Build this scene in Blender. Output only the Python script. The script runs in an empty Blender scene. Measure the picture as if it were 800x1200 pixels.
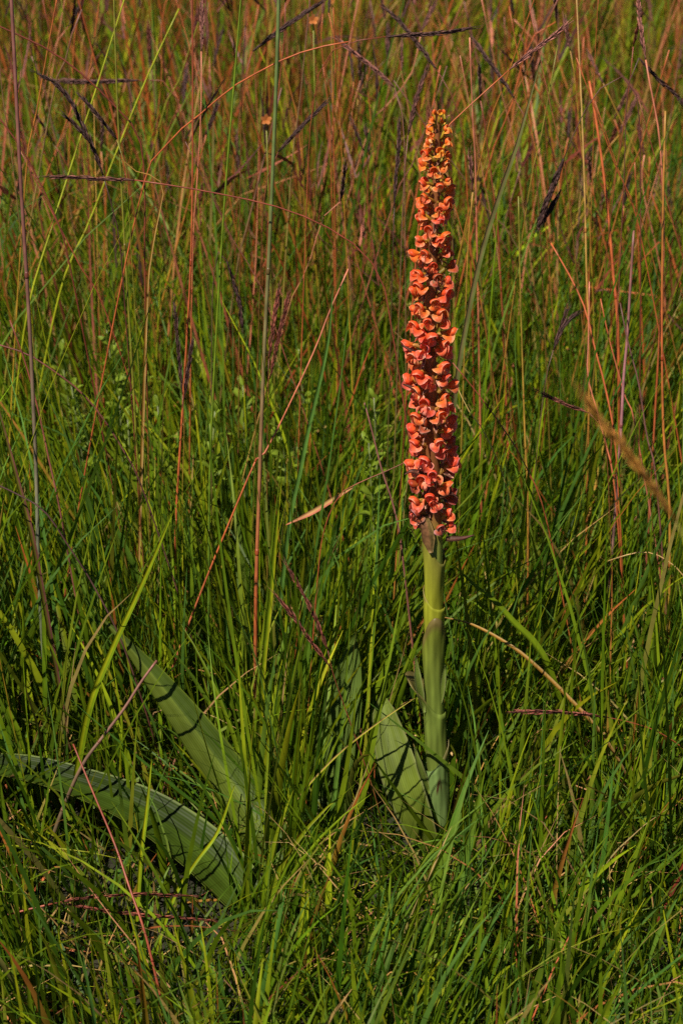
import bpy, math, random
import numpy as np
from mathutils import Vector, Matrix

# ------------------------------------------------------------------ camera, sky, sun, exposure
SC = bpy.context.scene
COL = SC.collection
CAM_D, CAM_H, PITCH, FOCAL = 1.73, 1.043, math.radians(22.0), 75.0
FPX = FOCAL / 36.0 * 1200.0
cam_d = bpy.data.cameras.new('camera')
cam = bpy.data.objects.new('camera', cam_d)
COL.objects.link(cam)
cam.location = (0, -CAM_D, CAM_H)
cam.rotation_euler = (math.pi / 2 - PITCH, 0, 0)
cam_d.sensor_fit = 'VERTICAL'
cam_d.sensor_height = 36.0
cam_d.sensor_width = 24.0
cam_d.lens = FOCAL
cam_d.clip_start = 0.02
cam_d.clip_end = 2000
cam_d.dof.use_dof = True
cam_d.dof.focus_distance = 1.82
cam_d.dof.aperture_fstop = 12.5
SC.camera = cam

SUN_DIR = Vector((-0.40, -0.54, 0.87)).normalized()      # towards the sun
world = bpy.data.worlds.new('World')
SC.world = world
world.use_nodes = True
wn = world.node_tree
sky = wn.nodes.new('ShaderNodeTexSky')
sky.sky_type = 'NISHITA'
sky.sun_disc = False
sky.altitude = 2600.0        # highland air: a deep, dim sky
sky.dust_density = 0.2
sky.air_density = 0.7
sky.sun_elevation = math.asin(SUN_DIR.z)
sky.sun_rotation = math.atan2(SUN_DIR.x, SUN_DIR.y)
wn.links.new(sky.outputs[0], wn.nodes['Background'].inputs[0])
wn.nodes['Background'].inputs[1].default_value = 0.05
sun_d = bpy.data.lights.new('sun', 'SUN')
sun_d.energy = 5.0
sun_d.angle = math.radians(0.53)
sun_d.color = (1.0, 0.94, 0.81)
sun = bpy.data.objects.new('sun', sun_d)
COL.objects.link(sun)
sun.rotation_euler = SUN_DIR.to_track_quat('Z', 'Y').to_euler()
vs = SC.view_settings
vs.view_transform = 'Standard'
vs.look = 'None'
vs.gamma = 1.0
vs.exposure = 0.38
vs.use_curve_mapping = False
SC.render.engine = 'CYCLES'
SC.cycles.use_adaptive_sampling = True
SC.cycles.adaptive_threshold = 0.012
SC.cycles.use_denoising = False
SC.cycles.sample_clamp_direct = 6.0
SC.cycles.sample_clamp_indirect = 3.0
SC.cycles.debug_use_spatial_splits = True
SC.cycles.max_bounces = 4
SC.cycles.diffuse_bounces = 2
SC.cycles.transmission_bounces = 3
SC.cycles.glossy_bounces = 1

rng = np.random.default_rng(7)
random.seed(7)

# ------------------------------------------------------------------ measuring helpers
CP, SP = math.cos(PITCH), math.sin(PITCH)


def at(px, py, Y):
    """the point of the meadow that stands at depth Y (metres behind the orchid)"""
    u, v = (px - 400) / FPX, (600 - py) / FPX
    dy, dz = CP + v * SP, -SP + v * CP
    s = (Y + CAM_D) / dy
    return Vector((u * s, Y, CAM_H + dz * s))


def px_size(n, p):
    """n photo pixels in metres at the point p"""
    d = (p.y + CAM_D) * CP + (CAM_H - p.z) * SP
    return n * d / FPX


def project(P):
    x, y, z = P[..., 0], P[..., 1] + CAM_D, P[..., 2] - CAM_H
    d = y * CP - z * SP
    return 400 + FPX * x / d, 600 - FPX * (y * SP + z * CP) / d


def tag(o, label=None, cat=None, group=None, kind=None):
    if label: o['label'] = label
    if cat: o['category'] = cat
    if group: o['group'] = group
    if kind: o['kind'] = kind
    return o


def empty(name, loc):
    o = bpy.data.objects.new(name, None)
    o.empty_display_size = 0.02
    COL.objects.link(o)
    o.location = loc
    return o


# ------------------------------------------------------------------ materials
def new_mat(name):
    m = bpy.data.materials.new(name)
    m.use_nodes = True
    nt = m.node_tree
    nt.nodes.clear()
    return m, nt, nt.nodes, nt.links


def plant_mat(name, rough=0.5, transl=0.3, spec=0.35, noise_scale=90.0, noise_amt=0.25, tint=(1.25, 1.3, 0.55),
              veins=0.0, obj_col=False, bump=0.0, stretch=None, speck=0.0):
    """leaf-like surface: colour from the mesh (attribute Col), fine noise, light passing through"""
    m, nt, N, L = new_mat(name)
    out = N.new('ShaderNodeOutputMaterial')
    att = N.new('ShaderNodeAttribute'); att.attribute_name = 'Col'
    col = att.outputs['Color']
    if obj_col:
        oi = N.new('ShaderNodeObjectInfo')
        mx = N.new('ShaderNodeMix'); mx.data_type = 'RGBA'; mx.blend_type = 'MULTIPLY'
        mx.inputs['Factor'].default_value = 1.0
        L.new(col, mx.inputs['A']); L.new(oi.outputs['Color'], mx.inputs['B'])
        col = mx.outputs['Result']
    geo = N.new('ShaderNodeNewGeometry')
    tc = N.new('ShaderNodeMapping')
    if stretch: tc.inputs['Scale'].default_value = stretch
    L.new(geo.outputs['Position'], tc.inputs['Vector'])
    nz = N.new('ShaderNodeTexNoise')
    nz.inputs['Scale'].default_value = noise_scale
    nz.inputs['Detail'].default_value = 3
    L.new(tc.outputs[0], nz.inputs['Vector'])
    mr = N.new('ShaderNodeMapRange')
    mr.inputs['From Min'].default_value = 0.3; mr.inputs['From Max'].default_value = 0.7
    mr.inputs['To Min'].default_value = 1 - noise_amt; mr.inputs['To Max'].default_value = 1 + noise_amt
    L.new(nz.outputs['Fac'], mr.inputs['Value'])
    sc = N.new('ShaderNodeVectorMath'); sc.operation = 'SCALE'
    L.new(col, sc.inputs[0]); L.new(mr.outputs[0], sc.inputs['Scale'])
    col = sc.outputs[0]
    height = nz.outputs['Fac']
    if veins:
        uv = N.new('ShaderNodeUVMap'); uv.uv_map = 'UVMap'
        mp = N.new('ShaderNodeMapping'); mp.inputs['Scale'].default_value = (1, 0.02, 1)
        L.new(uv.outputs[0], mp.inputs['Vector'])
        wv = N.new('ShaderNodeTexWave'); wv.wave_type = 'BANDS'; wv.bands_direction = 'X'
        wv.inputs['Scale'].default_value = 5.5; wv.inputs['Distortion'].default_value = 1.0
        wv.inputs['Detail'].default_value = 2
        L.new(mp.outputs[0], wv.inputs['Vector'])
        m2 = N.new('ShaderNodeMapRange')
        m2.inputs['To Min'].default_value = 1 - veins; m2.inputs['To Max'].default_value = 1 + veins
        L.new(wv.outputs['Fac'], m2.inputs['Value'])
        s2 = N.new('ShaderNodeVectorMath'); s2.operation = 'SCALE'
        L.new(col, s2.inputs[0]); L.new(m2.outputs[0], s2.inputs['Scale'])
        col = s2.outputs[0]
        height = wv.outputs['Fac']
    if speck:
        n3 = N.new('ShaderNodeTexNoise'); n3.inputs['Scale'].default_value = 42; n3.inputs['Detail'].default_value = 4
        L.new(geo.outputs['Position'], n3.inputs['Vector'])
        r3 = N.new('ShaderNodeMapRange')
        r3.inputs['From Min'].default_value = 0.70; r3.inputs['From Max'].default_value = 0.74
        L.new(n3.outputs['Fac'], r3.inputs['Value'])
        m3 = N.new('ShaderNodeMix'); m3.data_type = 'RGBA'
        ml = N.new('ShaderNodeMath'); ml.operation = 'MULTIPLY'; ml.inputs[1].default_value = speck
        L.new(r3.outputs[0], ml.inputs[0]); L.new(ml.outputs[0], m3.inputs['Factor'])
        L.new(col, m3.inputs['A']); m3.inputs['B'].default_value = (0.10, 0.05, 0.02, 1)
        col = m3.outputs['Result']
    p = N.new('ShaderNodeBsdfPrincipled')
    p.inputs['Roughness'].default_value = rough
    p.inputs['Specular IOR Level'].default_value = spec
    L.new(col, p.inputs['Base Color'])
    if bump:
        b = N.new('ShaderNodeBump'); b.inputs['Strength'].default_value = bump; b.inputs['Distance'].default_value = 0.0012
        L.new(height, b.inputs['Height']); L.new(b.outputs[0], p.inputs['Normal'])
    if transl > 0:
        t = N.new('ShaderNodeBsdfTranslucent')
        tm = N.new('ShaderNodeMix'); tm.data_type = 'RGBA'; tm.blend_type = 'MULTIPLY'
        tm.inputs['Factor'].default_value = 1.0
        tm.inputs['B'].default_value = (*tint, 1)
        L.new(col, tm.inputs['A']); L.new(tm.outputs['Result'], t.inputs['Color'])
        ms = N.new('ShaderNodeMixShader'); ms.inputs[0].default_value = transl
        L.new(p.outputs[0], ms.inputs[1]); L.new(t.outputs[0], ms.inputs[2])
        L.new(ms.outputs[0], out.inputs[0])
    else:
        L.new(p.outputs[0], out.inputs[0])
    return m


M_BLADE = plant_mat('grass_blade', 0.45, 0.30, 0.12, noise_scale=60, noise_amt=0.22)
M_STALK = plant_mat('grass_stalk', 0.45, 0.0, 0.4, noise_scale=70, noise_amt=0.3)
M_HEAD = plant_mat('seed_head', 0.6, 0.12, 0.25, noise_scale=500, noise_amt=0.5, tint=(1.3, 1.0, 0.8))
M_LEAF = plant_mat('broad_leaf', 0.5, 0.22, 0.18, noise_scale=35, noise_amt=0.22, veins=0.13, bump=0.12)
M_CHEWED = plant_mat('chewed_leaf', 0.5, 0.22, 0.18, noise_scale=35, noise_amt=0.22, veins=0.13, bump=0.12, speck=0.9)
M_STEM = plant_mat('orchid_stem', 0.42, 0.1, 0.35, noise_scale=130, noise_amt=0.32, bump=0.35, stretch=(1, 1, 0.16), speck=0.55)
M_PETAL = plant_mat('petal', 0.45, 0.36, 0.28, noise_scale=330, noise_amt=0.32, tint=(1.05, 0.85, 0.6), obj_col=True, bump=0.2)
M_BRACT = plant_mat('bract', 0.55, 0.1, 0.25, noise_scale=300, noise_amt=0.4, tint=(1.2, 0.8, 0.6))


def soil_mat():
    m, nt, N, L = new_mat('meadow_soil')
    out = N.new('ShaderNodeOutputMaterial')
    p = N.new('ShaderNodeBsdfPrincipled'); p.inputs['Roughness'].default_value = 0.95
    g = N.new('ShaderNodeNewGeometry')
    n1 = N.new('ShaderNodeTexNoise'); n1.inputs['Scale'].default_value = 14; n1.inputs['Detail'].default_value = 8
    L.new(g.outputs['Position'], n1.inputs['Vector'])
    r = N.new('ShaderNodeValToRGB')
    e = r.color_ramp.elements
    e[0].position = 0.3; e[0].color = (0.010, 0.009, 0.004, 1)
    e[1].position = 0.75; e[1].color = (0.034, 0.03, 0.012, 1)
    L.new(n1.outputs['Fac'], r.inputs['Fac']); L.new(r.outputs[0], p.inputs['Base Color'])
    b = N.new('ShaderNodeBump'); b.inputs['Strength'].default_value = 0.8; b.inputs['Distance'].default_value = 0.02
    L.new(n1.outputs['Fac'], b.inputs['Height']); L.new(b.outputs[0], p.inputs['Normal'])
    L.new(p.outputs[0], out.inputs[0])
    return m


# ------------------------------------------------------------------ mesh helpers
def make_mesh(name, V, F, C=None, UV=None):
    """V (n,3), F list or (m,4) array, C per-vertex rgb, UV per-vertex"""
    me = bpy.data.meshes.new(name)
    V = np.asarray(V, dtype=np.float32).reshape(-1, 3)
    if isinstance(F, np.ndarray):
        nf, k = F.shape
        me.vertices.add(len(V)); me.vertices.foreach_set('co', V.ravel())
        me.loops.add(nf * k); me.loops.foreach_set('vertex_index', F.ravel().astype(np.int32))
        me.polygons.add(nf)
        me.polygons.foreach_set('loop_start', np.arange(0, nf * k, k, dtype=np.int32))
        me.update(calc_edges=True)
    else:
        me.from_pydata(V.tolist(), [], F)
    me.polygons.foreach_set('use_smooth', np.ones(len(me.polygons), dtype=bool))
    if C is not None:
        C = np.asarray(C, dtype=np.float32).reshape(-1, 3)
        a = me.attributes.new('Col', 'FLOAT_COLOR', 'POINT')
        a.data.foreach_set('color', np.c_[C, np.ones(len(C))].astype(np.float32).ravel())
    if UV is not None:
        UV = np.asarray(UV, dtype=np.float32).reshape(-1, 2)
        l = me.uv_layers.new(name='UVMap')
        li = np.empty(len(me.loops), dtype=np.int32); me.loops.foreach_get('vertex_index', li)
        l.data.foreach_set('uv', UV[li].ravel())
    me.update()
    return me


def link(name, me, mat, parent=None, loc=(0, 0, 0)):
    if mat and not me.materials: me.materials.append(mat)
    o = bpy.data.objects.new(name, me)
    COL.objects.link(o)
    o.location = loc
    if parent: o.parent = parent
    return o


def spline(pts, n):
    """Catmull-Rom through pts, n samples evenly spread by length"""
    P = np.array([list(p) for p in pts], float)
    if len(P) == 2: P = np.array([P[0], P.mean(0), P[1]])
    Q = np.vstack([2 * P[0] - P[1], P, 2 * P[-1] - P[-2]])
    out = []
    for i in range(1, len(Q) - 2):
        for t in np.linspace(0, 1, 14, endpoint=False):
            a, b, c, d = Q[i - 1], Q[i], Q[i + 1], Q[i + 2]
            out.append(0.5 * (2 * b + (c - a) * t + (2 * a - 5 * b + 4 * c - d) * t ** 2 + (3 * b - a - 3 * c + d) * t ** 3))
    out.append(P[-1])
    out = np.array(out)
    s = np.r_[0, np.cumsum(np.linalg.norm(np.diff(out, axis=0), axis=1))]
    t = np.linspace(0, s[-1], n)
    return np.stack([np.interp(t, s, out[:, k]) for k in range(3)], 1), s[-1]


def frames(P):
    T = np.gradient(P, axis=0)
    T /= np.linalg.norm(T, axis=1)[:, None] + 1e-12
    A = np.tile([0.31, 0.9, 0.3], (len(P), 1))
    B = np.cross(T, A); B /= np.linalg.norm(B, axis=1)[:, None] + 1e-12
    return T, B, np.cross(T, B)


def tube(P, R, C, sides=6):
    T, B, N = frames(P)
    n = len(P)
    a = np.linspace(0, 2 * np.pi, sides, endpoint=False)
    R = np.broadcast_to(np.asarray(R, float), (n,))
    V = P[:, None, :] + R[:, None, None] * (np.cos(a)[None, :, None] * B[:, None, :] + np.sin(a)[None, :, None] * N[:, None, :])
    F = []
    for i in range(n - 1):
        for j in range(sides):
            k = (j + 1) % sides
            F.append((i * sides + j, i * sides + k, (i + 1) * sides + k, (i + 1) * sides + j))
    F.append(tuple(range(sides))[::-1]); F.append(tuple((n - 1) * sides + j for j in range(sides)))
    Cc = np.repeat(np.asarray(C, float).reshape(-1, 3) if np.ndim(C) > 1 else np.tile(C, (n, 1)), sides, axis=0)
    UV = np.array([[j / sides, i / n] for i in range(n) for j in range(sides)])
    return V.reshape(-1, 3), F, Cc, UV


def mix(a, b, t):
    a, b, t = np.asarray(a, float), np.asarray(b, float), np.asarray(t, float)
    return a + (b - a) * t[..., None]


# ------------------------------------------------------------------ the ground
def build_ground():
    n = 60
    ax = np.r_[np.linspace(-600, -12, 8), np.linspace(-10, 10, n), np.linspace(12, 600, 8)]
    X, Y = np.meshgrid(ax, ax)
    Z = np.where((abs(X) < 11) & (abs(Y) < 11), 0.006 * np.sin(X * 9 + 1) * np.cos(Y * 7), 0) - 0.006
    k = len(ax)
    idx = np.arange(k * k).reshape(k, k)
    F = np.stack([idx[:-1, :-1], idx[:-1, 1:], idx[1:, 1:], idx[1:, :-1]], -1).reshape(-1, 4)
    me = make_mesh('ground', np.stack([X, Y, Z], -1), F)
    tag(link('ground', me, soil_mat()), 'dark soil of the meadow under the grass', 'ground', kind='structure')


build_ground()

# ------------------------------------------------------------------ meadow grass, too many blades to count
PH = rng.uniform(0, 6.28, (6, 3))


def field(x, y, k, f=3.0):
    """smooth value noise in -1..1"""
    return (np.sin(x * f + PH[k, 0] + 1.3 * np.sin(y * f * 0.7 + PH[k, 1])) + np.sin(y * f * 1.3 + PH[k, 2] + 1.1 * np.sin(x * f * 1.7 + PH[k, 0]))) * 0.5


# what the photographer kept clear: (depth, radius in photo px, chance a blade in front is absent, line)
CLEAR = [
    (0.03, 34, 1.0, [(508, 620), (503, 400), (513, 125)]),
    (0.015, 20, 0.95, [(513, 930), (508, 850), (508, 630)]),
    (0.05, 25, 0.92, [(449, 825), (470, 890), (490, 960)]),
    (0.05, 22, 0.72, [(150, 755), (215, 835), (265, 905)]),
    (0.02, 28, 0.86, [(-20, 902), (80, 918), (160, 945), (250, 1015)]),
    (-0.2, 12, 0.90, [(40, 1064), (80, 1057), (240, 1064)]),
    (-0.02, 14, 0.85, [(330, 682), (386, 780)]),
    (-0.05, 9, 0.85, [(605, 834), (720, 841)]),
    (-0.2, 8, 0.8, [(88, 878), (152, 1040), (190, 1150)]),
    (0.09, 22, 0.84, [(412, 765), (398, 850), (382, 920)]),
]


def seg_dist(px, py, a, b):
    ax, ay = a; bx, by = b
    dx, dy = bx - ax, by - ay
    t = np.clip(((px - ax) * dx + (py - ay) * dy) / (dx * dx + dy * dy), 0, 1)
    return np.hypot(px - ax - t * dx, py - ay - t * dy)


def keep_clear(P):
    """which blades (n, k, 3) stay: those leaning across the orchid in front of it are thinned out"""
    n = len(P)
    ok = np.ones(n, bool)
    px, py = project(P)
    for Y, r, prob, line in CLEAR:
        d = np.min([seg_dist(px, py, line[i], line[i + 1]) for i in range(len(line) - 1)], axis=0)
        hit = ((d < r) & (P[..., 1] < Y)).any(1)
        ok &= ~(hit & (rng.random(n) < prob))
    return ok


def blades(name, x, y, L, w, phi, th0, th1, cb, ct, nseg=6, across=2, twist=0.6, curl=0.3, jag=0.0, z0=0.0, taper=1.0,
           mat=None, label=None, cat=None, wide_at=0.35, clear=True, kink=None, parts=None):
    n = len(x)
    t = np.linspace(0, 1, nseg + 1)
    th = th0[:, None] + (th1 - th0)[:, None] * t[None] ** 1.25
    if kink is not None:                                  # snapped blades
        kt, ka = kink
        th = th + ka[:, None] * (t[None] > kt[:, None])
    ph = phi[:, None] + (rng.normal(0, 1, n) * curl)[:, None] * t[None]
    D = np.stack([np.sin(th) * np.cos(ph), np.sin(th) * np.sin(ph), np.cos(th)], -1)
    step = (L / nseg)[:, None, None] * 0.5 * (D[:, 1:] + D[:, :-1])
    P = np.zeros((n, nseg + 1, 3))
    P[:, 0, 0], P[:, 0, 1], P[:, 0, 2] = x, y, z0
    P[:, 1:] = P[:, :1] + np.cumsum(step, 1)
    ok = (P[..., 2] > -0.02).all(1)
    if clear: ok &= keep_clear(P)
    P, D, ph, w, cb, ct = P[ok], D[ok], ph[ok], w[ok], cb[ok], ct[ok]
    n = len(P)
    S = np.stack([-np.sin(ph), np.cos(ph), np.zeros_like(ph)], -1)
    Nn = np.cross(D, S)
    tw = (rng.uniform(-math.pi, math.pi, n))[:, None] * 0.5 + (rng.normal(0, 1, n) * twist)[:, None] * t[None]
    S = S * np.cos(tw)[..., None] + Nn * np.sin(tw)[..., None]
    Nn = np.cross(D, S)
    prof = np.minimum(0.55 + 0.45 * t / wide_at, 1.0) * np.clip((1 - t) / (1 - wide_at), 0.0, 1) ** (0.75 * taper) if taper else np.ones_like(t)
    prof = np.maximum(prof, 0.04)
    W = w[:, None] * prof[None] * 0.5
    if jag: W = W * (1 + jag * np.where(np.arange(nseg + 1) % 2, 1, -1))[None] * rng.uniform(0.8, 1.2, W.shape)
    if across == 2:
        V = np.stack([P - S * W[..., None], P + S * W[..., None]], 2)
    else:
        V = np.stack([P - S * W[..., None] + Nn * W[..., None] * 0.45, P, P + S * W[..., None] + Nn * W[..., None] * 0.45], 2)
    idx = np.arange(n * (nseg + 1) * across).reshape(n, nseg + 1, across)
    F = np.concatenate([np.stack([idx[:, :-1, j], idx[:, :-1, j + 1], idx[:, 1:, j + 1], idx[:, 1:, j]], -1).reshape(-1, 4) for j in range(across - 1)])
    C = cb[:, None, :] + (ct - cb)[:, None, :] * (t[None, :, None] ** 1.4)
    C = np.repeat(C[:, :, None, :], across, axis=2)
    if parts is not None:
        parts.append((V.reshape(-1, 3), F, C.reshape(-1, 3)))
        return P
    me = make_mesh(name, V, F, C)
    tag(link(name, me, mat or M_BLADE), label, cat, kind='stuff')
    return P


def join_parts(parts):
    off, Vs, Fs, Cs = 0, [], [], []
    for V, F, C in parts:
        Vs.append(V); Fs.append(F + off); Cs.append(C); off += len(V)
    return np.concatenate(Vs), np.concatenate(Fs), np.concatenate(Cs)


def wedge(n, y0, y1, margin, power=1.0):
    """n spots spread evenly over the meadow between two depths, wider with distance"""
    out_x, out_y = [], []
    hw = lambda y: 0.17 * (y + CAM_D) * 1.15 + margin
    m = n
    while sum(map(len, out_x)) < n:
        y = rng.uniform(y0, y1, m * 2); x = rng.uniform(-1, 1, m * 2) * hw(y1)
        k = abs(x) < hw(y)
        out_x.append(x[k]); out_y.append(y[k])
    return np.concatenate(out_x)[:n], np.concatenate(out_y)[:n]


GREEN = np.array([0.128, 0.185, 0.006]); DARK = np.array([0.036, 0.080, 0.004]); BLUE = np.array([0.085, 0.175, 0.030])
LIME = np.array([0.29, 0.305, 0.008]); STRAW = np.array([0.50, 0.31, 0.11]); RUST = np.array([0.40, 0.09, 0.026])
PINK = np.array([0.52, 0.17, 0.10]); PURPLE = np.array([0.18, 0.068, 0.052]); DKRED = np.array([0.15, 0.032, 0.016])
OLIVE = np.array([0.17, 0.16, 0.015]); OCHRE = np.array([0.38, 0.19, 0.03]); NIGHT = np.array([0.055, 0.024, 0.02])


def pick(n, cols, weights, sd=0.18):
    w = np.array(weights, float); w /= w.sum()
    c = np.array(cols)[rng.choice(len(cols), n, p=w)]
    return np.clip(c * np.exp(rng.normal(0, sd, (n, 1))) * np.exp(rng.normal(0, 0.06, (n, 3))), 0.004, 0.8)


def lean_of(x, y, spread=0.8):
    """azimuth blades lean to: to the left on the left, tangled elsewhere"""
    base = np.where(x < -0.08, math.pi, 0.3) + 1.1 * field(x, y, 0, 2.2)
    return base + rng.normal(0, spread, len(x))


def near_grass():
    parts = []
    # fine blades round the orchid, growing in small tufts that each splay their own way
    def tufted(n, y0, y1, margin, per, spread):
        m = n // per
        cx, cy = wedge(m, y0, y1, margin)
        k = rng.integers(0, m, n)
        return cx[k] + rng.normal(0, spread, n), cy[k] + rng.normal(0, spread, n), rng.uniform(0, 6.28, m)[k], rng.normal(0, 1, m)[k]
    n = 10500
    x, y, az, q = tufted(n, -0.62, 1.3, 0.22, 14, .014)
    front = np.clip((y + 0.62) / 0.62, 0, 1)
    L = rng.gamma(8, 1 / 8, n) * np.exp(.18 * q) * (0.085 + 0.15 * front + 0.07 * np.clip(y, 0, 1))
    w = rng.uniform(0.0018, 0.0052, n)
    cb = pick(n, [DARK, GREEN, OLIVE], [4, 3, 1]); ct = pick(n, [GREEN, DARK, BLUE, LIME, STRAW, RUST], [8, 6.5, 4, 2.2, 0.7, 0.5])
    phi = np.where(rng.random(n) < .35, lean_of(x, y, .7), az + rng.normal(0, 1.1, n))
    blades('g', x, y, L, w, phi, abs(rng.normal(0.16, 0.2, n)), abs(rng.normal(0.55, 0.40, n)), cb, ct, nseg=6, parts=parts)
    # straight stiff ones criss-crossing at all angles
    n = 4600
    x, y = wedge(n, -0.55, 1.1, 0.2)
    L = rng.uniform(0.09, 0.27, n) * np.where(y < -.2, .7, 1)
    th = abs(rng.normal(0.5, 0.35, n))
    cb = pick(n, [DARK, GREEN, OLIVE], [4, 3, 1]); ct = pick(n, [GREEN, DARK, BLUE, LIME, STRAW], [6, 6, 4, 1.8, 1])
    blades('g', x, y, L, rng.uniform(0.0016, 0.0050, n), rng.uniform(0, 6.28, n), th, th + rng.normal(0.08, 0.1, n), cb, ct, nseg=4, curl=.1, twist=.4, parts=parts)
    # arching and fallen ones
    n = 3200
    x, y = wedge(n, -0.6, 1.0, 0.2)
    cb = pick(n, [DARK, GREEN, OLIVE], [3, 3, 1]); ct = pick(n, [GREEN, DARK, BLUE, LIME, STRAW], [6, 4, 3, 2, 1.6])
    blades('g', x, y, rng.uniform(0.10, 0.27, n), rng.uniform(0.0011, 0.0030, n), rng.uniform(0, 6.28, n), rng.uniform(0.2, 0.9, n), rng.uniform(1.0, 2.0, n), cb, ct, nseg=7, curl=0.6, parts=parts)
    # short undergrowth hiding the soil
    n = 9000
    x, y = wedge(n, -0.7, 0.9, 0.2)
    cb = pick(n, [DARK, OLIVE, GREEN], [4, 1, 2]); ct = pick(n, [DARK, GREEN, BLUE, STRAW, RUST], [5, 4, 2, 1, .6])
    blades('g', x, y, rng.uniform(0.03, 0.09, n), rng.uniform(0.0014, 0.0034, n), rng.uniform(0, 6.28, n), rng.uniform(0.1, 0.8, n), rng.uniform(.3, 1.5, n), cb, ct, nseg=3, parts=parts, clear=False)
    V, F, C = join_parts(parts)
    tag(link('fine_grass', make_mesh('fine_grass', V, F, C), M_BLADE), 'fine tangled green grass around the foot of the orchid', 'grass', kind='stuff')
    # wider blades
    n = 6800
    x, y = wedge(n, -0.55, 1.5, 0.2)
    dense = (x < 0.02) | (rng.random(n) < 0.6)
    x, y = x[dense], y[dense]; n = len(x)
    L = rng.uniform(0.14, 0.36, n) * np.interp(y, [-.5, 0, .1, 1.5], [.45, .75, 1, 1.2])
    cb = pick(n, [DARK, GREEN, BLUE], [3, 4, 1]); ct = pick(n, [GREEN, LIME, BLUE, OLIVE, RUST, STRAW], [7, 3, 3, 1, 0.4, 0.3])
    blades('wide_bladed_grass', x, y, L, rng.uniform(0.0036, 0.0090, n), lean_of(x, y, 0.9), abs(rng.normal(0.08, 0.18, n)),
           abs(rng.normal(0.45, 0.42, n)), cb, ct, nseg=8, across=3, twist=0.8, wide_at=0.3,
           label='wider bright green grass blades standing among the finer grass', cat='grass')


def back_grass():
    parts = []
    n = 16000
    x, y = wedge(n, 1.2, 4.6, 0.35)
    L = rng.gamma(10, 0.1, n) * (0.30 + 0.05 * field(x, y, 2, 2.0))
    w = rng.uniform(0.0045, 0.0110, n)
    cb = pick(n, [GREEN, DARK, OLIVE], [3, 4, 1]); ct = pick(n, [GREEN, DARK, LIME, BLUE, OLIVE, OCHRE, RUST], [7, 3, 4, 1.5, 1.5, 0.7, 0.7], .26)
    blades('g', x, y, L, w, lean_of(x, y, 1.2), abs(rng.normal(0.1, 0.15, n)), abs(rng.normal(0.6, 0.4, n)), cb, ct, nseg=5, parts=parts, clear=False)
    n = 11000
    x, y = wedge(n, 4.5, 11.0, 0.8)
    L = rng.gamma(10, 0.1, n) * 0.42
    cb = pick(n, [GREEN, DARK, OLIVE], [3, 4, 1]); ct = pick(n, [GREEN, DARK, LIME, OLIVE, OCHRE, RUST], [6, 3, 3, 2, 1, 1], .26)
    blades('g', x, y, L, rng.uniform(0.007, 0.016, n), lean_of(x, y, 1.4), abs(rng.normal(0.1, 0.15, n)), abs(rng.normal(0.6, 0.4, n)), cb, ct, nseg=4, parts=parts, clear=False)
    V, F, C = join_parts(parts)
    tag(link('meadow_grass', make_mesh('meadow_grass', V, F, C), M_BLADE), 'green meadow grass filling the background behind the orchid', 'grass', kind='stuff')


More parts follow.
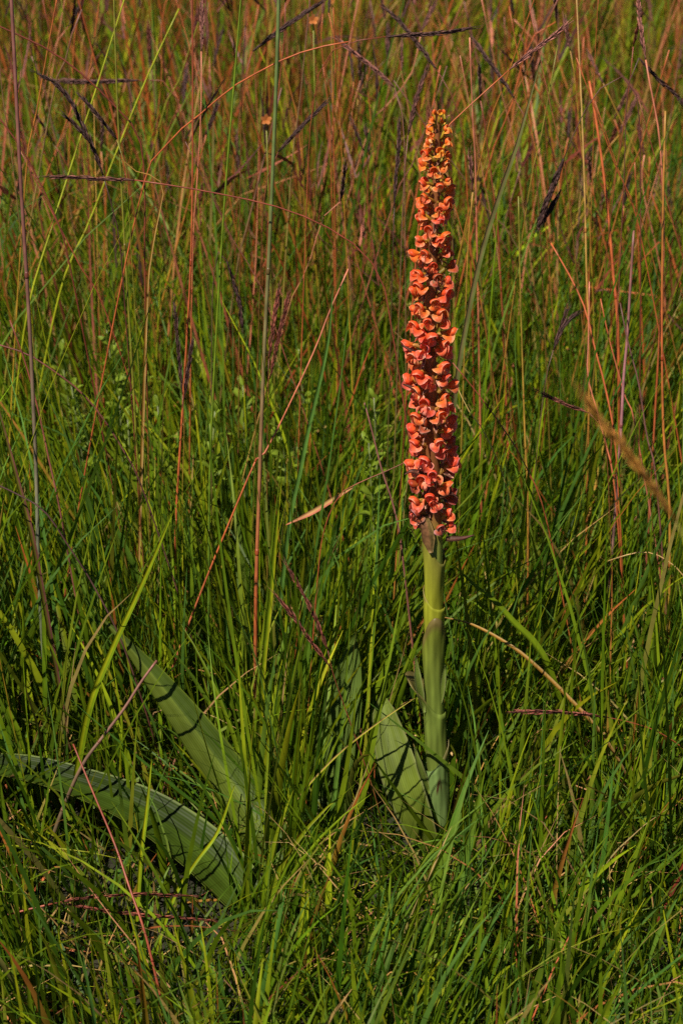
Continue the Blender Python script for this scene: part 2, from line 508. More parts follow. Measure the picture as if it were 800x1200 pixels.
def dry_grass():
    parts, heads = [], []
    # thin upright culms, reddish with age
    n = 1500
    x, y = wedge(n, 0.6, 3.6, 0.35)
    L = rng.uniform(0.42, 0.86, n) * np.interp(y, [0.7, 1.6], [0.7, 1.0])
    cb = pick(n, [OLIVE, RUST, LIME, OCHRE], [3, 3, 2, 1]); ct = pick(n, [RUST, PINK, DKRED, OLIVE, PURPLE, STRAW], [4.5, 2.5, 5.5, 1, 3, .4])
    P = blades('d', x, y, L, rng.uniform(0.0018, 0.0040, n), rng.uniform(0, 6.28, n), abs(rng.normal(0.12, 0.26, n)), abs(rng.normal(0.36, 0.34, n)),
               cb, ct, nseg=7, twist=1.5, taper=0.35, parts=parts)
    # seed heads carried by some of them
    k = rng.random(len(P)) < 0.5
    tip = P[k, -1]; dr = P[k, -1] - P[k, -2]; m = len(tip)
    for r in range(2):
        ph = np.arctan2(dr[:, 1], dr[:, 0]) + rng.normal(0, 0.8, m)
        t0 = rng.normal(0.35, 0.45, m)
        c0 = pick(m, [NIGHT, DKRED, PURPLE, PINK], [4, 3, 3, 0.8]); c1 = pick(m, [NIGHT, DKRED, PURPLE, PINK], [3, 3, 3, 1])
        blades('h', tip[:, 0], tip[:, 1], rng.uniform(0.05, 0.10, m), rng.uniform(0.0026, 0.0052, m), ph, t0, t0 + rng.normal(0.1, 0.3, m), c0, c1,
               nseg=10, jag=0.3, z0=tip[:, 2], parts=heads, wide_at=0.3)
    # dry leaf blades, kinked and hanging
    n = 2200
    x, y = wedge(n, 0.6, 3.6, 0.35)
    L = rng.uniform(0.22, 0.58, n)
    cb = pick(n, [OLIVE, RUST, PINK, OCHRE], [2, 3, 2, 1]); ct = pick(n, [PINK, RUST, STRAW, PURPLE, OCHRE, DKRED], [3.5, 4, 1, 2.5, 1, 4])
    kink = (rng.uniform(0.45, 0.95, n), np.where(rng.random(n) < 0.4, rng.uniform(0.5, 2.2, n), 0))
    blades('d', x, y, L, rng.uniform(0.0024, 0.0060, n), rng.uniform(0, 6.28, n), abs(rng.normal(0.14, 0.22, n)), abs(rng.normal(0.45, 0.35, n)),
           cb, ct, nseg=7, twist=1.6, kink=kink, parts=parts)
    V, F, C = join_parts(parts)
    tag(link('dry_grass', make_mesh('dry_grass', V, F, C), M_BLADE), 'reddish dry grass stalks massed behind the orchid', 'grass', kind='stuff')
    V, F, C = join_parts(heads)
    tag(link('distant_seed_heads', make_mesh('distant_seed_heads', V, F, C), M_HEAD), 'small dark seed heads scattered through the background grass', 'seed heads', kind='stuff')
    # dead blades between the living, near the ground
    n = 4200
    x, y = wedge(n, -0.7, 1.6, 0.2)
    cb = pick(n, [STRAW, RUST, OCHRE, PURPLE], [4, 2, 2, 1]); ct = pick(n, [STRAW, PINK, OCHRE], [4, 2, 1])
    kink = (rng.uniform(0.3, 0.9, n), np.where(rng.random(n) < 0.5, rng.uniform(0.5, 1.8, n), 0))
    blades('straw', x, y, rng.uniform(0.05, 0.24, n), rng.uniform(0.0009, 0.0024, n), rng.uniform(0, 6.28, n), rng.uniform(0.2, 1.3, n), rng.uniform(0.6, 1.7, n),
           cb, ct, nseg=6, kink=kink, label='dead straw-coloured blades lying among the green grass', cat='straw')


near_grass()
back_grass()
dry_grass()


# ------------------------------------------------------------------ broad leaves
def leaf_mesh(name, pts, widths, colm, cole, colb, fold=0.25, wav=0.04, up=0.5, roll=0.0, n=26, m=15, edge=None, thick=0.0009, seed=0):
    """strap-like leaf along pts (world); widths: metres at even steps tip to base; colm/cole: colours of the two halves"""
    P, length = spline(pts, n)
    t = np.linspace(0, 1, n)
    W = np.interp(t, np.linspace(0, 1, len(widths)), widths)
    T, _, _ = frames(P)
    to_cam = np.array(cam.location) - P
    to_cam /= np.linalg.norm(to_cam, axis=1)[:, None]
    N = to_cam * (1 - up) + np.array([0, 0, 1.0]) * up
    S = np.cross(T, N); S /= np.linalg.norm(S, axis=1)[:, None]
    N = np.cross(S, T)
    c, s_ = math.cos(roll), math.sin(roll)
    S, N = S * c + N * s_, N * c - S * s_
    s = np.linspace(-1, 1, m)
    r = np.random.default_rng(seed)
    pa, pb = r.uniform(0, 6, 2)
    wob = wav * (np.sin(t * 13 + pa)[:, None] * np.clip(s, 0, 1) ** 2 + np.sin(t * 11 + pb)[:, None] * np.clip(-s, 0, 1) ** 2)
    off = (np.abs(s) ** 1.3 * fold)[None] + wob + 0.028 * np.sin(s * 14 + 0.8)[None] * np.sin(np.clip(t, .05, .95) * np.pi)[:, None] ** .5
    V = P[:, None] + S[:, None] * (s[None, :, None] * W[:, None, None] * 0.5) + N[:, None] * (off * W[:, None] * 0.5)[..., None]
    V2 = V - N[:, None] * thick
    idx = np.arange(n * m).reshape(n, m)
    F = np.stack([idx[:-1, :-1], idx[:-1, 1:], idx[1:, 1:], idx[1:, :-1]], -1).reshape(-1, 4)
    Fb = F[:, ::-1] + n * m
    rim = np.concatenate([idx[:, 0], idx[-1, 1:], idx[::-1, -1][1:], idx[0, ::-1][1:-1]])
    rn = np.roll(rim, -1)
    Fr = np.stack([rn, rim, rim + n * m, rn + n * m], -1)
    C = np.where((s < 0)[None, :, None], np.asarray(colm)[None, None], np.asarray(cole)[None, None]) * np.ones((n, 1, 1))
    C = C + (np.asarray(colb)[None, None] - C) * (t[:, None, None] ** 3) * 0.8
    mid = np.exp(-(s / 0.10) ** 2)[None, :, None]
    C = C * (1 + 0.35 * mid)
    if edge is not None:
        e = (np.abs(s) > 0.95)[None, :, None]
        C = np.where(e, np.asarray(edge)[None, None], C)
    UV = np.stack(np.broadcast_arrays((s * 0.5 + 0.5)[None], t[:, None] * length * 20), -1)
    return make_mesh(name, np.concatenate([V.reshape(-1, 3), V2.reshape(-1, 3)]), np.concatenate([F, Fb, Fr]),
                     np.concatenate([C.reshape(-1, 3)] * 2), np.concatenate([UV.reshape(-1, 2)] * 2))


LG = (0.125, 0.165, 0.018); LM = (0.06, 0.095, 0.008); LD = (0.035, 0.062, 0.005); LY = (0.20, 0.24, 0.07); LE = (0.24, 0.26, 0.09)


def px_path(pts):
    return [at(*p) for p in pts]


def px_w(path, ws):
    ps, _ = spline(path, len(ws))
    return [px_size(w, Vector(p)) for w, p in zip(ws, ps)]


# ------------------------------------------------------------------ the orchid
def build_orchid():
    base = at(512, 1005, 0.0); base.z = 0
    root = empty('orchid', base)
    tag(root, 'tall orchid with a dense spike of orange-red flowers on a thick green stem', 'orchid')
    b = np.array(base)
    ctrl = [tuple(base), at(514, 940, 0), at(509, 850, .002), at(508, 760, .003), at(508, 690, .003), at(508, 630, .003),
            at(507, 560, .004), at(505, 480, .004), at(503, 400, .006), at(507, 300, .008), at(511, 210, .008), at(513, 150, .008), at(515, 128, .008)]
    P, length = spline(ctrl, 70)
    zz = P[:, 2]
    z_fl0, z_top = at(508, 628, 0).z, P[-1, 2]
    R = np.interp(zz, [0, .05, .13, .22, z_fl0 - .01, z_fl0 + .02, .5, z_top - .03, z_top], [.0092, .0090, .0084, .0077, .0080, .0068, .0056, .0026, .0007])
    gs, gy = np.array((0.105, 0.175, 0.05)), np.array((0.22, 0.25, 0.04))
    C = mix(gs, gy, np.clip((zz - .16) / .12, 0, 1))
    C = mix(C, (0.22, 0.08, 0.025), np.clip((zz - z_fl0 + .01) / .03, 0, 1))
    V, F, Cc, UV = tube(P - b, R, C, 16)
    link('stem', make_mesh('stem', V, F, Cc, UV), M_STEM, root)

    def axis(z):
        return np.array([np.interp(z, zz, P[:, 0]), np.interp(z, zz, P[:, 1]), z])

    def rad(z):
        return np.interp(z, zz, R)

    # leaf sheaths wrapped round the stem: row where it starts, row of the notch, row of the tip, tip bearing, flare
    def sheath(row0, rown, rowt, bearing, flare, col, colt, k=2.0, fat=1.10, spot=None):
        z0, zn, zt = at(508, row0, 0).z, at(508, rown, 0).z, at(508, rowt, 0).z
        na, nv = 66, 18
        Vv, Cv, Uv = [], [], []
        for j in range(nv):
            for i in range(na):
                a = 2 * math.pi * i / na
                f = ((1 + math.cos(a - bearing)) / 2)
                top = zn + (zt - zn) * f ** k
                v = j / (nv - 1)
                z = z0 + (top - z0) * v
                hi = max(0, (z - zn) / (zt - zn))
                r = rad(min(z, z0 + .1)) * (fat - 0.06 * (1 - v)) + flare * hi ** 1.5 + 0.0012 * v * (1 - f)
                r *= 1 + 0.035 * math.sin(a * 2 + z * 70 + row0) + 0.02 * math.sin(a * 5 - z * 130) + 0.012 * math.sin(a * 11)
                p = axis(z) + r * np.array([math.cos(a), math.sin(a), 0])
                Vv.append(p - b)
                c = mix(col, colt, np.array(v ** 2 * 0.6))
                c = c * (1 - .6 * max(0, (hi - .7) / .3)) * (1 + .10 * math.sin(a * 11 + z * 15))
                if hi > .35 and j >= nv - 2: c = mix(c, (.17, .11, .04), np.array(.7))
                if j == nv - 1: c = c * 0.9
                if spot is not None:
                    sa, sv = spot
                    dd = math.hypot(((a - sa + math.pi) % (2 * math.pi) - math.pi) * 1.1, (v - sv) * 4.2)
                    jag = 0.22 + 0.08 * math.sin(a * 13 + v * 40)
                    if dd < jag: c = np.array((0.055, 0.016, 0.01))
                Cv.append(c); Uv.append((i / na * 2, z * 20))
        F = [(j * na + i, j * na + (i + 1) % na, (j + 1) * na + (i + 1) % na, (j + 1) * na + i) for j in range(nv - 1) for i in range(na)]
        o = link('sheath', make_mesh('sheath', Vv, F, Cv, Uv), M_STEM, root)
        s = o.modifiers.new('thickness', 'SOLIDIFY'); s.thickness = 0.0007
        return o
    fr = -math.pi / 2
    g1, g2, g3 = np.array((0.12, 0.18, 0.05)), np.array((0.14, 0.185, 0.03)), np.array((0.27, 0.275, 0.02))
    tag(sheath(1000, 900, 866, 0.25, 0.002, g1 * 1.05, g1 * 1.3, 1.6, 1.22, spot=(fr + 0.05, 0.80)), 'lowest sheath with a chewed brown hole')
    sheath(935, 834, 794, math.pi - 0.25, 0.018, g2, g2 * 1.1, 2.4, 1.14)
    sheath(860, 775, 720, fr + 0.15, 0.0026, g2 * .95, g3 * 0.75, 1.5, 1.17)
    tag(sheath(770, 712, 690, math.pi - 0.6, 0.001, g3, g3 * 1.05, 1.6, 1.12), 'yellow-green sheath')
    sheath(715, 660, 604, math.pi * 0.85, 0.004, g3 * 0.9, np.array((0.2, 0.16, 0.04)), 1.2, 1.14)
    # small upright fins beside the stem: free tips of side sheaths
    for pts, ws in (([(487, 768, -.004), (490, 800, -.006), (497, 835, -.004)], [1, 8, 9, 3]), ([(521, 780, -.004), (519, 800, -.004), (514, 830, -.004)], [1, 6, 7, 3]),
                    ([(486, 876, -.008), (492, 900, -.01), (503, 930, -.008)], [1, 8, 9, 5])):
        pp = px_path(pts)
        me = leaf_mesh('sheath_tip', [Vector(p) - base for p in pp], px_w(pp, ws), g2, g2 * 0.8, g2, n=10, m=5, edge=LE)
        link('sheath_tip', me, M_LEAF, root)
    # brown dried bract in the throat of the top sheath
    pp = px_path([(497, 606, -.008), (501, 622, -.011), (505, 648, -.011)])
    tag(link('bract', leaf_mesh('throat_bract', [p - base for p in pp], px_w(pp, [10, 15, 15, 5]), (.23, .15, .05), (.16, .07, .03), (.16, .1, .03), n=10, m=7, fold=-0.4), M_BRACT, root), 'brown papery bract below the flowers')
    for pts in ([(555, 627, -.004), (540, 631, -.006), (522, 632, -.006)], [(474, 556, -.006), (482, 552, -.008), (496, 556, -.006)], [(470, 404, -.004), (480, 410, -.006), (494, 420, -.004)],
                [(480, 597, -.008), (490, 604, -.01), (500, 618, -.006)], [(535, 583, -.006), (527, 578, -.008), (515, 582, -.006)], [(472, 450, -.005), (484, 455, -.007), (496, 462, -.004)]):
        pp = px_path(pts)
        link('bract', leaf_mesh('dry_bract', [p - base for p in pp], px_w(pp, [1, 4, 7, 6]), (.05, .016, .012), (.09, .03, .02), (.08, .04, .02), n=8, m=5, fold=.4), M_BRACT, root)
    # basal leaf on the left
    pp = px_path([(447, 812, .04), (453, 850, .022), (468, 905, -.003), (486, 955, -.018), (505, 1000, -.014)])
    pp.append(Vector((base.x - .003, base.y - .004, 0.002)))
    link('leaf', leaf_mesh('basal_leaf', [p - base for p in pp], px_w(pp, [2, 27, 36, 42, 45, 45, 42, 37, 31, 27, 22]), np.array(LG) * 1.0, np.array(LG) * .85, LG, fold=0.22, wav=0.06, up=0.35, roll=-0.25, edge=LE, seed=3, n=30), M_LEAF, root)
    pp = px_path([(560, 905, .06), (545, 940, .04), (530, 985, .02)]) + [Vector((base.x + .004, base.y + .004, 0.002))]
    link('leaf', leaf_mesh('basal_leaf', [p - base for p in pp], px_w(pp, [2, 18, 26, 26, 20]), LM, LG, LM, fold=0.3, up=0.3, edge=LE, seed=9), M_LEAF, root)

    # ---- flower pieces, millimetres, facing +y, up +z
    def petal(length, width, curl, cup, cin, cout, tipw=0.75, n=7, m=5, droop=0.0, seed=0, pointed=False):
        r = np.random.default_rng(seed)
        Vv, Cv = [], []
        ang = droop
        p = np.zeros(2)
        tp = 0.0
        for i in range(n + 1):
            t = i / n if pointed else (1 - math.cos(math.pi * (0.12 + 0.88 * i / n))) / 2
            p = p + np.array([math.cos(ang), math.sin(ang)]) * length * (t - tp)
            ang += curl * (t - tp)
            tp = t
            if pointed: wd = width * (math.sin(math.pi * (t * 0.93 + 0.07) ** tipw) ** 0.7) * 0.5 + 0.25
            else: wd = width * 0.5 * (0.25 * (1 - t) + math.sqrt(max(0, 1 - (2 * t ** 0.8 - 1) ** 2))) + 0.1
            for j in range(m):
                s = -1 + 2 * j / (m - 1)
                z = p[1] + cup * wd * (s * s) * 0.6 + r.normal(0, 0.12)
                Vv.append((s * wd, p[0] + r.normal(0, 0.1), z))
                e = max(abs(s) ** 3, t ** 6) * 0.8
                Cv.append(mix(mix(cin, cout, np.array(min(1, t * 1.4))), np.array((0.90, 0.42, 0.27)), np.array(e * 0.85)))
        F = [(i * m + j, i * m + j + 1, (i + 1) * m + j + 1, (i + 1) * m + j) for i in range(n) for j in range(m - 1)]
        return make_mesh('petal', np.array(Vv) * 0.001, F, Cv)

    def hood(seed):
        r = np.random.default_rng(seed)
        n, m = 8, 11
        Vv, Cv = [], []
        fl = r.uniform(0.2, 1.0)
        for i in range(n + 1):
            t = i / n
            Rr = 1.2 + 3.7 * math.sin(t * 2.35 + .1) + (0.35 * fl if i == n else 0)
            for j in range(m):
                a = math.radians(-125 + 250 * j / (m - 1))
                y = 8.6 * t ** 0.9 - 1.6 * t * abs(a) ** 1.6 * 0.45
                z = 1.2 * math.sin(t * 2.2) + Rr * math.cos(a) * 0.78 + (0.3 * fl if i == n and abs(a) < 1 else 0)
                Vv.append((Rr * math.sin(a) * 0.95 + r.normal(0, .12), y + r.normal(0, .12), z + r.normal(0, .12)))
                c = mix((0.93, 0.25, 0.035), (0.94, 0.12, 0.036), np.array(min(1, t * 1.7)))
                if i == n: c = mix(c, (0.94, 0.55, 0.40), np.array(0.65))
                Cv.append(c)
        F = [(i * m + j, i * m + j + 1, (i + 1) * m + j + 1, (i + 1) * m + j) for i in range(n) for j in range(m - 1)]
        return make_mesh('hood', np.array(Vv) * 0.001, F, Cv)

    red, org, pale = np.array((0.93, 0.115, 0.035)), np.array((0.93, 0.23, 0.035)), np.array((0.95, 0.58, 0.38))
    hoods = [hood(k) for k in range(4)]
    sepals = [petal(9.2, 8.6, -1.2 - .5 * k, 0.65, org, red, seed=k, droop=0.15, m=7) for k in range(3)]
    lips = [petal(7.4, 6.0, -1.7 - .4 * k, 0.7, pale, mix(org, pale, np.array(.55)), seed=10 + k, droop=-0.5) for k in range(3)]
    petals = [petal(6.0, 2.8, -1.3, 0.5, pale, red, seed=20 + k, droop=-0.2) for k in range(2)]
    tips = [petal(9, 2.8, -0.5 + k * .3, 0.6, (.09, .035, .02), (.03, .012, .01), seed=30 + k, tipw=0.55, pointed=True) for k in range(2)]
    Vt, Ft, Ct, Ut = tube(np.array([(0, -11, -6), (0, -7, -4.5), (0, -3, -1.5), (0, 0, 0), (0, 2.5, 0.6)]) * .001,
                          np.array([1.1, 1.9, 1.9, 1.5, 0.9]) * .001, mix((.26, .16, .03), (.75, .30, .05), np.linspace(0, 1, 5)), 7)
    ovary = make_mesh('ovary', Vt, Ft, Ct, Ut)
    for me in hoods + sepals + lips + petals + [ovary]: me.materials.append(M_PETAL)
    for me in tips: me.materials.append(M_BRACT)

    def put(name, me, parent, loc, rot, sc=1.0, col=None):
        o = bpy.data.objects.new(name, me); COL.objects.link(o)
        o.parent = parent
        o.location = loc; o.rotation_euler = rot
        o.scale = (sc, sc, sc) if np.isscalar(sc) else sc
        if col is not None: o.color = (col[0] * random.uniform(.92, 1.03), col[1] * random.uniform(.8, 1.2), col[2] * random.uniform(.75, 1.15), 1)
        return o
    NF = 162
    ga = math.radians(137.5)
    for i in range(NF):
        u = i / (NF - 1)
        z = z_fl0 + 0.006 + (z_top - z_fl0 - 0.007) * (u ** 0.97)
        a = i * ga + random.gauss(0, 0.22)
        size = float(np.interp(u, [0, .06, .35, .8, .93, 1], [0.95, 1.12, 1.10, 0.86, 0.70, 0.52])) * random.uniform(0.86, 1.12)
        pitch = float(np.interp(u, [0, .1, .85, 1], [-0.05, -0.12, 0.05, 1.0])) + random.gauss(0, 0.16)
        z += random.gauss(0, 0.0022)
        p = axis(z)
        out = rad(z) * 0.6 + 0.0072 * size * random.uniform(.85, 1.35)
        loc = p + np.array([math.cos(a), math.sin(a), 0]) * out - b
        tone = np.array([1.0, float(np.interp(u, [0, .75, .92, 1], [1.0, 1.05, 1.35, 1.5])), float(np.interp(u, [0, .5, 1], [1.25, 1.0, 0.7]))])
        tone = tone * np.array([1, random.uniform(.82, 1.15), random.uniform(.8, 1.15)]) * random.uniform(.86, 1.05)
        if random.random() < (.22 if u < .12 else .05): tone = tone * np.array([.55, .6, .8])
        f = put('flower', ovary, root, loc, (pitch, random.gauss(0, .22), a - math.pi / 2), size, tone)
        put('hood', random.choice(hoods), f, (0, 0.0005, 0.0005), (random.gauss(0.08, .16), random.gauss(0, .15), random.gauss(0, .12)),
            (random.uniform(.88, 1.08), random.uniform(.85, 1.1), random.uniform(.85, 1.1)), tone)
        bud = u > 0.97
        if not bud:
            for sgn in (-1, 1):
                put('sepal', random.choice(sepals), f, (sgn * .0012, .0015, -.0008), (random.gauss(-.25, .25), sgn * random.uniform(.3, .9), -sgn * random.uniform(.55, 1.05)), random.uniform(.85, 1.1), tone)
            put('lip', random.choice(lips), f, (0, .002, -.0012), (random.gauss(-.35, .3), random.gauss(0, .2), random.gauss(0, .25)), random.uniform(.85, 1.1), tone)
            for sgn in (-1, 1):
                put('petal', random.choice(petals), f, (sgn * .0008, .002, 0), (random.gauss(-.1, .2), 0, -sgn * random.uniform(.15, .45)), random.uniform(.85, 1.1), tone)
        put('bract', random.choice(tips), f, (0, -.004, -.005), (random.uniform(-1.2, -.3), random.gauss(0, .3), random.gauss(0, .3)), random.uniform(.8, 1.2))
    return root


ORCHID = build_orchid()


# ------------------------------------------------------------------ other broad-leaved shoots
def shoot(label, leaves):
    root = None
    for k, (pts, ws, ca, cb_, kw) in enumerate(leaves):
        pp = px_path(pts)
        if root is None:
            g = pp[-1].copy(); g.z = 0
            root = empty('broad_leaf_shoot', g)
            tag(root, label, 'leafy shoot', 'broad-leaved shoots in the grass')
            base = g
        pp.append(Vector((base.x, base.y + .004 * k, 0.0)))
        mat = kw.pop('mat', M_LEAF)
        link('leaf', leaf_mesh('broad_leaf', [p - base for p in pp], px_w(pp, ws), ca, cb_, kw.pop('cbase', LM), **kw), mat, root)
    Vt, Ft, Ct, Ut = tube(np.array([(0, 0, -.005), (0, 0, .012), (0, .001, .03)]), np.array([.008, .0075, .005]), (.13, .17, .06), 8)
    link('sheath', make_mesh('sheath', Vt, Ft, Ct, Ut), M_STEM, root)


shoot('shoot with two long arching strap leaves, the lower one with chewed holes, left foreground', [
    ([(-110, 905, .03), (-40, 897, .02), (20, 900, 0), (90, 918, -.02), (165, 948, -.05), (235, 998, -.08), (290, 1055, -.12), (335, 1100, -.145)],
     [4, 20, 32, 40, 46, 54, 62, 68, 68, 56, 30], np.array(LD) * .55, np.array(LD) * .95, dict(fold=0.22, wav=0.05, up=0.45, roll=0.25, edge=LG, seed=1, n=36, mat=M_CHEWED)),  # lower leaf: shade of the grass put into its colour, upper half darkest
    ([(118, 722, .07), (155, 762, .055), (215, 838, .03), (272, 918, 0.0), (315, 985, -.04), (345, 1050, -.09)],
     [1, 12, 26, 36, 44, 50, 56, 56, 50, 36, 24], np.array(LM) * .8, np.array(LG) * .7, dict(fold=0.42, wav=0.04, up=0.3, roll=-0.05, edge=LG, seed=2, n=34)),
])
shoot('shoot with one upright bluish-green leaf behind fine grass, left of the orchid stem', [
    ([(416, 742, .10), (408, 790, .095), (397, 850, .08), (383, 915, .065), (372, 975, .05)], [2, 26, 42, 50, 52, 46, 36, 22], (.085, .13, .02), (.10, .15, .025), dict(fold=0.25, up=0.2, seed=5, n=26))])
shoot('shoot with a leaning half-hidden strap leaf, lower right of the orchid', [
    ([(668, 930, .02), (640, 975, .0), (605, 1035, -.04), (575, 1085, -.08)], [2, 22, 34, 38, 36, 28, 18], LM, LG, dict(fold=0.3, up=0.3, seed=6, n=24))])


# ------------------------------------------------------------------ single grass stems one can point to
def spikelets(path, width, col, seed, awn=True):
    """a braided grass spike along path: overlapping scales on both sides of the axis"""
    r = np.random.default_rng(seed)
    _, length = spline(path, 4)
    n = max(8, int(length / 0.0030))
    P, _ = spline(path, n)
    T, B, N = frames(P)
    V, F, C = [], [], []
    for i in range(n):
        t = i / (n - 1)
        env = min(1, 0.35 + t * 3.0) * min(1, 0.4 + (1 - t) * 4)
        for sgn in (-1, 1):
            ang = r.uniform(-0.6, 0.6) + (0 if sgn > 0 else math.pi)
            side = B[i] * math.cos(ang) + N[i] * math.sin(ang)
            d = -T[i] + side * r.uniform(.02, .2); d /= np.linalg.norm(d)
            e = np.cross(d, side); e /= np.linalg.norm(e) + 1e-9
            l, w = r.uniform(.008, .014), width * env * r.uniform(.18, .30)
            o = P[i] + side * width * env * 0.22
            k = len(V)
            V += [o, o + d * l * .4 + e * w, o + d * l * .4 + side * w, o + d * l * .4 - e * w, o + d * l * .4 - side * w, o + d * l]
            F += [(k, k + 1, k + 2), (k, k + 2, k + 3), (k, k + 3, k + 4), (k, k + 4, k + 1), (k + 5, k + 2, k + 1), (k + 5, k + 3, k + 2), (k + 5, k + 4, k + 3), (k + 5, k + 1, k + 4)]
            c = np.asarray(col) * r.uniform(.4, 2.0)
            C += [c * .7, c, c, c, c, c * 1.2 + .01]
            if awn and r.random() < .06:
                k = len(V)
                q = o + d * l; g = d + r.normal(0, .25, 3); g /= np.linalg.norm(g)
                ww = e * .0002
                V += [q - ww, q + ww, q + g * r.uniform(.006, .016)]
                F += [(k, k + 1, k + 2)]; C += [c] * 3
    Vt, Ft, Ct, _ = tube(P, width * .22, np.asarray(col) * .8, 5)
    k = len(V)
    V = np.concatenate([np.array(V), Vt]); F += [tuple(a + k for a in f) for f in Ft]
    return V, F, np.concatenate([np.array(C), Ct])


SEED = [100]


def grass_stem(label, pts, w, cols, head=0, hw=5.0, hcol=NIGHT, heads2=None, cat='grass stem', group=None, name='grass_plant', rooted=True, taper=0.55):
    """pts tip to foot as (px, py, depth); the first `head` points carry the seed head; heads2: further spikes"""
    SEED[0] += 1
    pp = [at(*p) for p in pts]
    full = list(pp)
    last, prev = pp[-1], pp[-2]
    if rooted and last.z > 0.01:
        d = last - prev
        sx = max(-0.12, min(0.12, d.x / max(1e-4, -d.z) * last.z * 0.5)) if d.z < -1e-4 else 0.03 * (1 if d.x > 0 else -1)
        full.append(Vector((last.x + sx * .6, last.y + 0.01, last.z * 0.45)))
        full.append(Vector((last.x + sx, last.y + 0.02, -0.004)))
    foot = full[-1].copy()
    root = empty(name, foot)
    tag(root, label, cat, group)
    st = full[max(0, head - 1):]
    loc = [p - foot for p in st]
    n = 8 + 3 * len(st)
    P, length = spline(loc, n)
    wm = px_size(w, pp[len(pp) // 2]) * 0.5
    R = wm * np.linspace(taper, 1.0, n)
    cols = np.asarray(cols, float).reshape(-1, 3)
    t = np.linspace(0, 1, n)
    C = np.stack([np.interp(t, np.linspace(0, 1, len(cols)), cols[:, k]) for k in range(3)], 1) if len(cols) > 1 else np.tile(cols[0], (n, 1))
    V, F, Cc, UV = tube(P, R, C, 7)
    link('stalk', make_mesh('stalk', V, F, Cc, UV), M_STALK, root)
    # joints on the culm
    if w >= 2.4 and length > .2:
        for q in (0.35, 0.68):
            i = int(q * n)
            Q, _ = spline([P[i] - (P[i + 1] - P[i]) * .12, P[i], P[i] + (P[i + 1] - P[i]) * .12], 5)
            V, F, Cc, UV = tube(Q, R[i] * np.array([1.02, 1.12, 1.2, 1.12, 1.02]), C[i] * np.array([.75, .5, .45]), 7)
            link('joint', make_mesh('joint', V, F, Cc, UV), M_STALK, root)
    hs = []
    if head: hs.append((pp[:head], hw))
    for h in heads2 or []: hs.append(([at(*p) for p in h[0]], h[1]))
    for k, (hp, width) in enumerate(hs):
        V, F, C = spikelets([p - foot for p in hp], px_size(width * .85, hp[0]), hcol, SEED[0] * 7 + k)
        link('seed_head', make_mesh('seed_head', V, F, C), M_HEAD, root)
    return root


def grass_leaf(label, pts, ws, ca, cb_, cat='grass blade', group=None, name='grass_shoot', rooted=True, fold=0.3, up=0.25, roll=0.3, wav=0.02, mat=None, cbase=None):
    SEED[0] += 1
    pp = [at(*p) for p in pts]
    ww = px_w(pp, ws)
    if rooted and pp[-1].z > 0.01:
        last = pp[-1]; d = last - pp[-2]
        sx = max(-0.1, min(0.1, d.x / max(1e-4, -d.z) * last.z * 0.5)) if d.z < -1e-4 else 0.02
        pp += [Vector((last.x + sx * .6, last.y + .01, last.z * .45)), Vector((last.x + sx, last.y + .02, -.003))]
        ww = ww + [ww[-1] * .8, ww[-1] * .7]
    o = link(name, None or leaf_mesh(name, [p - pp[-1] for p in pp], ww, ca, cb_, ca if cbase is None else cbase, fold=fold, up=up, roll=roll, wav=wav, n=10 + 4 * len(pp), m=5, thick=.0003, seed=SEED[0]), mat or M_BLADE, loc=pp[-1])
    return tag(o, label, cat, group)


def lv(pts, y0, y1):
    n = len(pts)
    return [(x, y, y0 + (y1 - y0) * i / (n - 1)) for i, (x, y) in enumerate(pts)]


G = 'single grass stems that stand out'
GB = 'single grass blades that stand out'
grass_stem('thick purple-grey grass stem running up the left edge', lv([(10, -70), (17, 60), (24, 200), (35, 380), (43, 560), (46, 680)], .16, .1), 5.2, [PURPLE * 1.1, PURPLE, (.14, .15, .09), (.1, .14, .05)], group=G, taper=.8)
grass_stem('olive green stem standing between two dark seed heads, upper left', lv([(132, -70), (137, 100), (146, 280), (158, 480), (165, 620)], .3, .25), 3.6, [OLIVE, OLIVE, LIME], group=G)
grass_stem('straight red-brown stem to the right of the horizontal dark seed head', lv([(225, -60), (226, 120), (224, 300), (214, 480), (206, 620)], .24, .2), 3.4, [DKRED * 1.3, RUST, RUST, OLIVE], group=G)
grass_stem('slim dark green stem left of the tallest green stem', lv([(288, -70), (275, 90), (263, 240), (252, 420), (246, 560)], .2, .16), 3.6, [GREEN, GREEN, BLUE], group=G)
grass_stem('tallest green stem, grey-green above and reddish below, centre left', lv([(328, -80), (325, 60), (318, 240), (309, 430), (303, 600), (300, 700)], .14, .1), 5.0, [(.11, .15, .04), (.11, .15, .04), (.2, .13, .06), RUST, (.12, .13, .05)], group=G, taper=.85)
grass_stem('yellow-green stem slanting down to the left edge, upper left', lv([(155, -30), (120, 82), (82, 200), (60, 270), (30, 380)], .5, .42), 3.2, [LIME, LIME, OLIVE], group=G)
grass_stem('yellow-green stem slanting down across the olive one, upper left', lv([(210, 10), (175, 85), (140, 170), (105, 260), (70, 345)], .6, .55), 3.4, [LIME, LIME, GREEN], group=G)
grass_stem('pale orange-tan stem rising right of the slanted blade, upper right', lv([(673, -50), (678, 60), (682, 150), (685, 240), (687, 330), (690, 420)], .45, .4), 3.2, [STRAW, OCHRE, RUST], group=G)
grass_stem('broad rust-red stem beside the pale tan one, upper right', lv([(690, 95), (697, 135), (705, 190), (712, 250), (718, 320), (724, 400)], .5, .45), 5.0, [RUST * 1.2, RUST, OCHRE], group=G)
